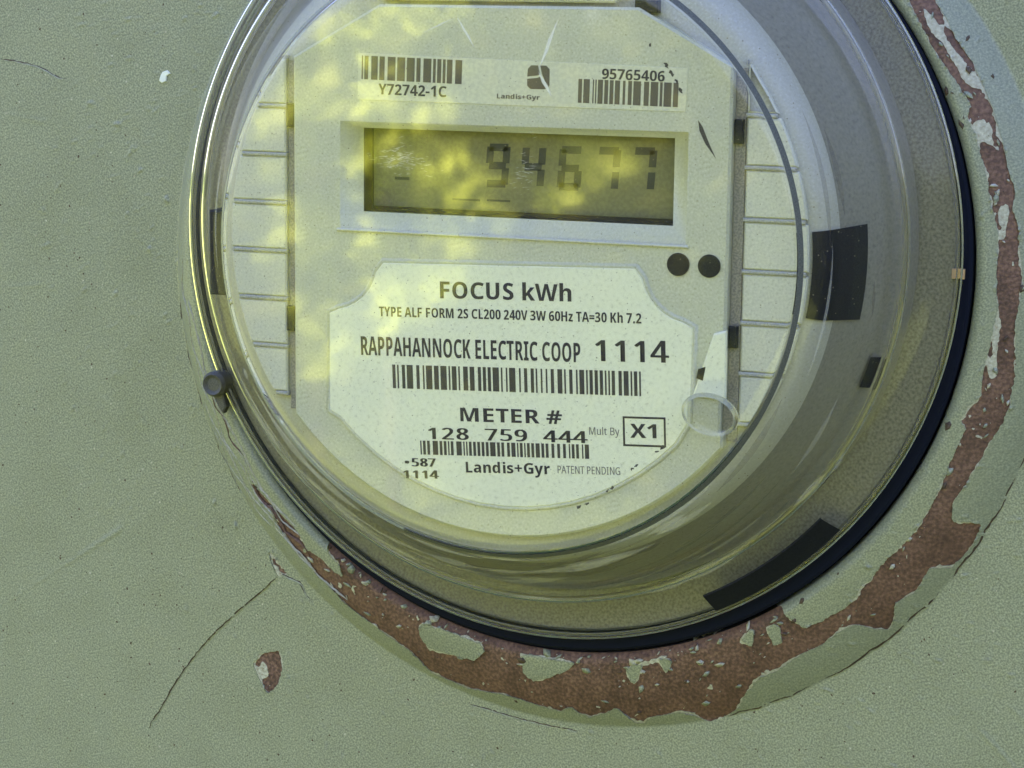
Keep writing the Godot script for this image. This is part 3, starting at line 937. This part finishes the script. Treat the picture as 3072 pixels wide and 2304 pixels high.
func make_cover(meter: Node3D) -> void:
	# the clear cover: flat in front, round at the shoulder, flared to a thick flange
	var wall := [[61.2, 41.5], [63.4, 40.5], [66.0, 38.4], [68.6, 35.0], [70.8, 30.5], [72.8, 25.0], [74.6, 19.6], [75.6, 17.8]]
	var brim := [[74.5, 17.2], [79.6, 16.0], [82.4, 13.6], [84.6, 11.6], [85.4, 10.4], [85.5, 9.4], [85.3, 8.4]]
	var rows := []
	for list in [wall, brim]:
		var p := PackedVector2Array()
		for i in range(list.size() - 1, -1, -1):
			p.append(Vector2(list[i][0], list[i][1]))
		rows.append(p)
	var cover := put("clear_cover", lathe(rows[0], 220, SEAT), mats.dusty, meter)
	put("front_pane", lathe(PackedVector2Array([Vector2(0.0, 41.6), Vector2(60.0, 41.6), Vector2(60.0, 42.7), Vector2(59.0, 43.1), Vector2(57.6, 43.2), Vector2(0.0, 43.2)]), 160, SEAT), mats.pane, cover)
	put("flange", lathe(rows[1], 220, BRIM), mats.dusty, cover)
	# solid beads: the sharp edge of the front and the fillet over the flange
	put("front_edge", lathe(shell([[60.05, 42.7], [60.7, 42.2], [61.2, 41.5]], [[60.05, 41.5], [60.6, 41.0]]), 220, SEAT, true, 40.0), mats.glass, cover)
	put("painted_edge_refraction", lathe(PackedVector2Array([Vector2(61.5, 41.45), Vector2(61.0, 42.05), Vector2(60.6, 42.4)]), 120, SEAT, false, 90.0, -1.9, 1.25), mats.refraction_grey, cover)  # painted dark line of refraction along the right of the edge
	var tube := PackedVector2Array()
	for k in 14:
		tube.append(Vector2(77.2, 17.1) + Vector2(cos(TAU * k / 14), -sin(TAU * k / 14)) * 0.75)
	tube.reverse()
	put("bead", lathe(tube, 240, Vector2(-0.7, -0.2), true, 60.0), mats.glass, cover)
	var lip := PackedVector2Array()
	for k in 12:
		lip.append(Vector2(85.5, 9.6) + Vector2(cos(TAU * k / 12) * 0.7, -sin(TAU * k / 12) * 1.0))
	lip.reverse()
	put("lip", lathe(lip, 240, BRIM, true, 60.0), mats.glass, cover)
	# streaks of dust and dried run-off that follow the curve of the cover
	var sr := RandomNumberGenerator.new()
	sr.seed = 91
	var line := [Vector2(61.4, 41.5), Vector2(63.5, 40.5), Vector2(66.1, 38.4), Vector2(68.7, 35.0), Vector2(70.9, 30.5), Vector2(72.9, 25.0), Vector2(74.7, 19.6), Vector2(75.7, 17.8), Vector2(77.5, 16.9), Vector2(81.1, 13.9), Vector2(83.5, 11.5)]
	for tone in 2:
		var film_st := begin()
		for k in 90:
			var pos := sr.randf_range(0.0, 7.9)
			var a0 := sr.randf_range(3.5, 5.3) if sr.randf() < 0.8 else sr.randf_range(2.2, 6.6)
			var span := sr.randf_range(0.04, 0.42)
			var w := sr.randf_range(0.12, 0.7) * (1.6 if tone == 0 else 1.0)
			var drift := sr.randf_range(-0.35, 0.35)
			var n := 12
			for i in n:
				var c := []
				for e in [[0, -1.0], [1, -1.0], [1, 1.0], [0, 1.0]]:
					var f: float = (i + e[0]) / float(n)
					var g: float = clampf(pos + drift * f, 0.0, 9.9)
					var q: Vector2 = line[int(g)].lerp(line[int(g) + 1], g - int(g))
					var dir: Vector2 = (line[int(g) + 1] - line[int(g)]).normalized()
					q += dir * w * e[1] * sin(PI * clampf(f, 0.02, 0.98)) + Vector2(-dir.y, dir.x) * 0.05
					var a: float = a0 + span * f
					c.append(Vector3(SEAT.x + cos(a) * q.x, SEAT.y + sin(a) * q.x, q.y))
				quad(film_st, c[0], c[1], c[2], c[3], Vector3(cos(a0), sin(a0), 0.5))
		tag(put(["pale_streaks", "brown_streaks"][tone], done(film_st), [mats.haze, mats.smear][tone], cover), "", "", "", "stuff")
	# oval boss of the reset plunger
	var st := begin()
	prism(st, disc(Vector2(44.7, -29.4), 5.7, 4.1, 40, -0.22), 43.3, 44.6, 0.7)
	put("reset_boss", done(st), mats.glass, cover)
	# sealing lug on the flange, with its cut wire tail
	var lug := put("seal_lug", lathe(PackedVector2Array([Vector2(2.7, 8.0), Vector2(2.9, 12.2), Vector2(2.3, 13.2), Vector2(1.5, 12.6), Vector2(0.0, 12.7)]), 32, Vector2(-78.6, -37.3)), mats.lead, cover)
	plate("seal_tail", pts([-80.2, -39.0, -78.6, -40.0, -77.2, -39.4, -76.4, -42.6, -77.2, -44.2, -78.2, -43.0]), 9.0, 11.0, 0.3, mats.lead, lug)
	put("black_clip", lathe(PackedVector2Array([Vector2(84.75, 11.3), Vector2(84.9, 11.75), Vector2(82.6, 13.85), Vector2(80.6, 15.5), Vector2(80.2, 15.3)]), 24, BRIM, false, 60.0, -1.10, -0.715), mats.black, meter)
	put("side_slot", lathe(PackedVector2Array([Vector2(74.6, 13.6), Vector2(73.8, 15.4), Vector2(73.0, 17.0)]), 12, SEAT, false, 28.0, -0.36, -0.27), mats.black, meter)
	plate("contact_tab", rect(84.4, -4.9, 86.9, -2.9), 8.2, 9.2, 0.1, mats.tan, meter)
	# dirt and wear on the front pane, plus painted glints, glare and reflections
	var r := RandomNumberGenerator.new()
	r.seed = 31
	st = begin()
	for k in 1100:
		var a := r.randf() * TAU
		var q := SEAT + Vector2(cos(a), sin(a)) * sqrt(r.randf()) * 59.0
		prism(st, disc(q, r.randf_range(0.05, 0.13), r.randf_range(0.05, 0.13), 6, r.randf() * 3.0), 43.21, 43.24)
	for k in 900:
		var a := r.randf() * TAU
		var g := 6.9 * pow(r.randf(), 0.8)
		var q: Vector2 = line[int(g)].lerp(line[int(g) + 1], g - int(g))
		var out := Vector3(cos(a), sin(a), 0)
		var dir: Vector2 = (line[int(g) + 1] - line[int(g)]).normalized()
		var along := out * dir.x + Vector3(0, 0, dir.y)
		var side := Vector3(-sin(a), cos(a), 0)
		var up := (out * -dir.y + Vector3(0, 0, dir.x)) * 0.06
		var c := Vector3(SEAT.x, SEAT.y, 0) + out * q.x + Vector3(0, 0, q.y) + up
		var w := r.randf_range(0.06, 0.18)
		quad(st, c - along * w, c + side * w, c + along * w, c - side * w, up)
	tag(put("dust", done(st), mats.dust, cover), "", "", "", "stuff")
	st = begin()
	for c in [[-20.0, 17.0, 5.0, 2.4, 150], [6.0, 15.5, 2.0, 4.5, 36], [3.0, -1.5, 14.0, 1.6, 40], [14.0, 2.0, 16.0, 3.0, 50], [8.0, 26.0, 4.0, 6.0, 20]]:  # fine scratches, massed over the display to paint whitish glare
		for k in int(c[4]):
			var q := Vector2(c[0] + r.randfn() * c[2] * 0.6, c[1] + r.randfn() * c[3] * 0.6)
			var l := r.randf_range(0.15, 0.9)
			var w := r.randf_range(0.02, 0.05)
			var p := PackedVector2Array([Vector2(-l, 0), Vector2(0, -w), Vector2(l, 0), Vector2(0, w)])
			var t := r.randf_range(-0.25, 0.35)
			for i in 4:
				p[i] = p[i].rotated(t) + q
			prism(st, p, 43.21, 43.24)
	tag(put("glare_scuffs", done(st), mats.glint_scratch, cover), "", "", "", "stuff")
	for c in [[12.6, 45.4, 8.6, 35.4, 0.42], [8.6, 35.2, 11.4, 30.4, 0.4], [-8.3, 45.4, -4.6, 39.4, 0.28], [-8.3, 45.4, -16.0, 42.0, 0.12]]:  # pale slivers paint star-like glints on the scratched pane
		var a := Vector2(c[0], c[1])
		var b := Vector2(c[2], c[3])
		var d := (b - a).orthogonal().normalized() * float(c[4])
		plate("glint_scratch", PackedVector2Array([a, a.lerp(b, 0.4) + d, b, a.lerp(b, 0.6) - d]), 43.21, 43.25, 0.0, mats.glint_scratch, cover)
	plate("dirt_reflection_mark", pts([40.7, 26.8, 41.6, 25.6, 42.9, 22.6, 44.4, 19.6, 42.2, 22.4, 41.0, 24.8]), 43.21, 43.26, 0.0, mats.grime_reflection, cover)
	for c in [[31.0, 40.6, 0.35], [31.8, 39.6, 0.42], [33.0, 38.2, 0.3], [34.2, 36.8, 0.55], [35.2, 35.4, 0.6], [36.2, 34.0, 0.45], [37.1, 32.2, 0.5], [35.4, -36.6, 0.6], [34.2, -37.6, 0.35], [30.0, -40.8, 0.5], [29.2, -41.6, 0.35], [25.2, -45.7, 0.45], [24.2, -46.3, 0.3], [20.0, -49.3, 0.4], [18.4, -50.2, 0.5]]:  # upper specks are dirt; lower ones paint dark reflections of moulded lettering
		var p := disc(Vector2(c[0], c[1]), float(c[2]) * 1.1, float(c[2]) * 0.55, 9, -0.9 if c[1] > 0.0 else 0.6)
		for i in p.size():
			p[i] += Vector2(r.randf_range(-0.18, 0.18), r.randf_range(-0.18, 0.18))
		plate("dirt_reflection_mark", p, 43.21, 43.25, 0.0, mats.grime_reflection, cover)


# ------------------------------------------------------------------ unseen: added dark foliage that dims the mirrored view, and a sunlit sapling before it
func leaves(st: SurfaceTool, mid: Vector3, n: int, spread: Vector3, size: float, r: RandomNumberGenerator) -> void:
	for k in n:
		var q := mid + Vector3(r.randfn(), r.randfn(), r.randfn()) * spread
		var u := Vector3(r.randfn(), r.randfn() * 0.7, r.randfn()).normalized() * size
		var w := u.cross(Vector3(r.randfn(), r.randfn(), r.randfn())).normalized() * size * 0.5
		tri(st, (q - u) / MM, (q + w) / MM, (q + u) / MM, Vector3.UP)
		tri(st, (q - u) / MM, (q + u) / MM, (q - w) / MM, Vector3.UP)


func leaf_material(called: String, c: Color, gloss := 0.5) -> StandardMaterial3D:
	var leaf := flat(called, c, 0.6)
	leaf.metallic_specular = gloss
	leaf.cull_mode = BaseMaterial3D.CULL_DISABLED
	leaf.backlight_enabled = true
	leaf.backlight = Color(0.6, 0.6, 0.3)
	return leaf


func make_trees() -> void:
	var bark := grained("bark", Color(0.10, 0.08, 0.06), 0.9, 300.0, 0.3, 0.4, 51)
	var r := RandomNumberGenerator.new()
	r.seed = 77
	var added_hedge := Node3D.new()  # added out of view to darken what the cover mirrors
	added_hedge.name = "added_hedge"
	add_child(added_hedge)
	added_hedge.position = Vector3(-2.0, -1.45, 5.0)
	tag(added_hedge, "added dark evergreen foliage behind the sapling, unseen, darkens what the cover mirrors", "added_hedge")
	var st := begin()
	for c in 640:
		leaves(st, Vector3(r.randf_range(-4.0, 8.0), r.randf_range(0.05, 2.2), r.randf_range(-0.5, 0.6)), 70, Vector3.ONE * 0.14, 0.085, r)
	put("foliage", done(st), leaf_material("hedge_leaf", Color(0.018, 0.028, 0.010), 0.15), added_hedge)
	for k in 10:
		put("stem", lathe(PackedVector2Array([Vector2(45, 0), Vector2(30, 800), Vector2(12, 1700)]), 8, Vector2(-3800.0 + k * 1260.0, 0.0)), bark, added_hedge).rotation.x = -PI / 2
	var side: Node3D = added_hedge.duplicate()  # added copy that darkens reflections on the right of the cover
	side.name = "added_hedge_001"
	add_child(side)
	side.position = Vector3(5.5, -1.45, 2.6)
	side.rotation.y = PI / 2
	tag(side, "added dark evergreen foliage on the right, unseen, darkens reflections on the cover", "added_hedge")
	var sap := Node3D.new()
	sap.name = "sapling"
	add_child(sap)
	sap.position = Vector3(-1.86, -1.45, 3.95)
	tag(sap, "yellow green leafy sapling in full sun in front of the added dark foliage", "sapling")
	put("trunk", lathe(PackedVector2Array([Vector2(28, 0), Vector2(22, 600), Vector2(14, 1300), Vector2(5, 2100)]), 12), bark, sap).rotation.x = -PI / 2
	st = begin()
	for c in [[0.06, 1.42, 0.13], [0.04, 1.22, 0.12], [-0.02, 1.05, 0.09], [0.02, 0.85, 0.09], [0.03, 0.66, 0.09], [0.2, 1.1, 0.1], [0.34, 1.0, 0.1], [0.36, 0.82, 0.07], [0.22, 0.7, 0.07], [0.1, 0.58, 0.07], [0.15, 1.75, 0.15], [-0.3, 1.8, 0.15], [0.78, 1.08, 0.06]]:
		leaves(st, Vector3(c[0] * 0.79, 1.45 + (c[1] - 1.45) * 0.79, r.randf_range(-0.08, 0.08)), int(9000 * c[2] * c[2]), Vector3(0.49, 0.44, 0.47) * float(c[2]), 0.052, r)
	put("crown", done(st), leaf_material("sapling_leaf", Color(0.50, 0.58, 0.06)), sap)
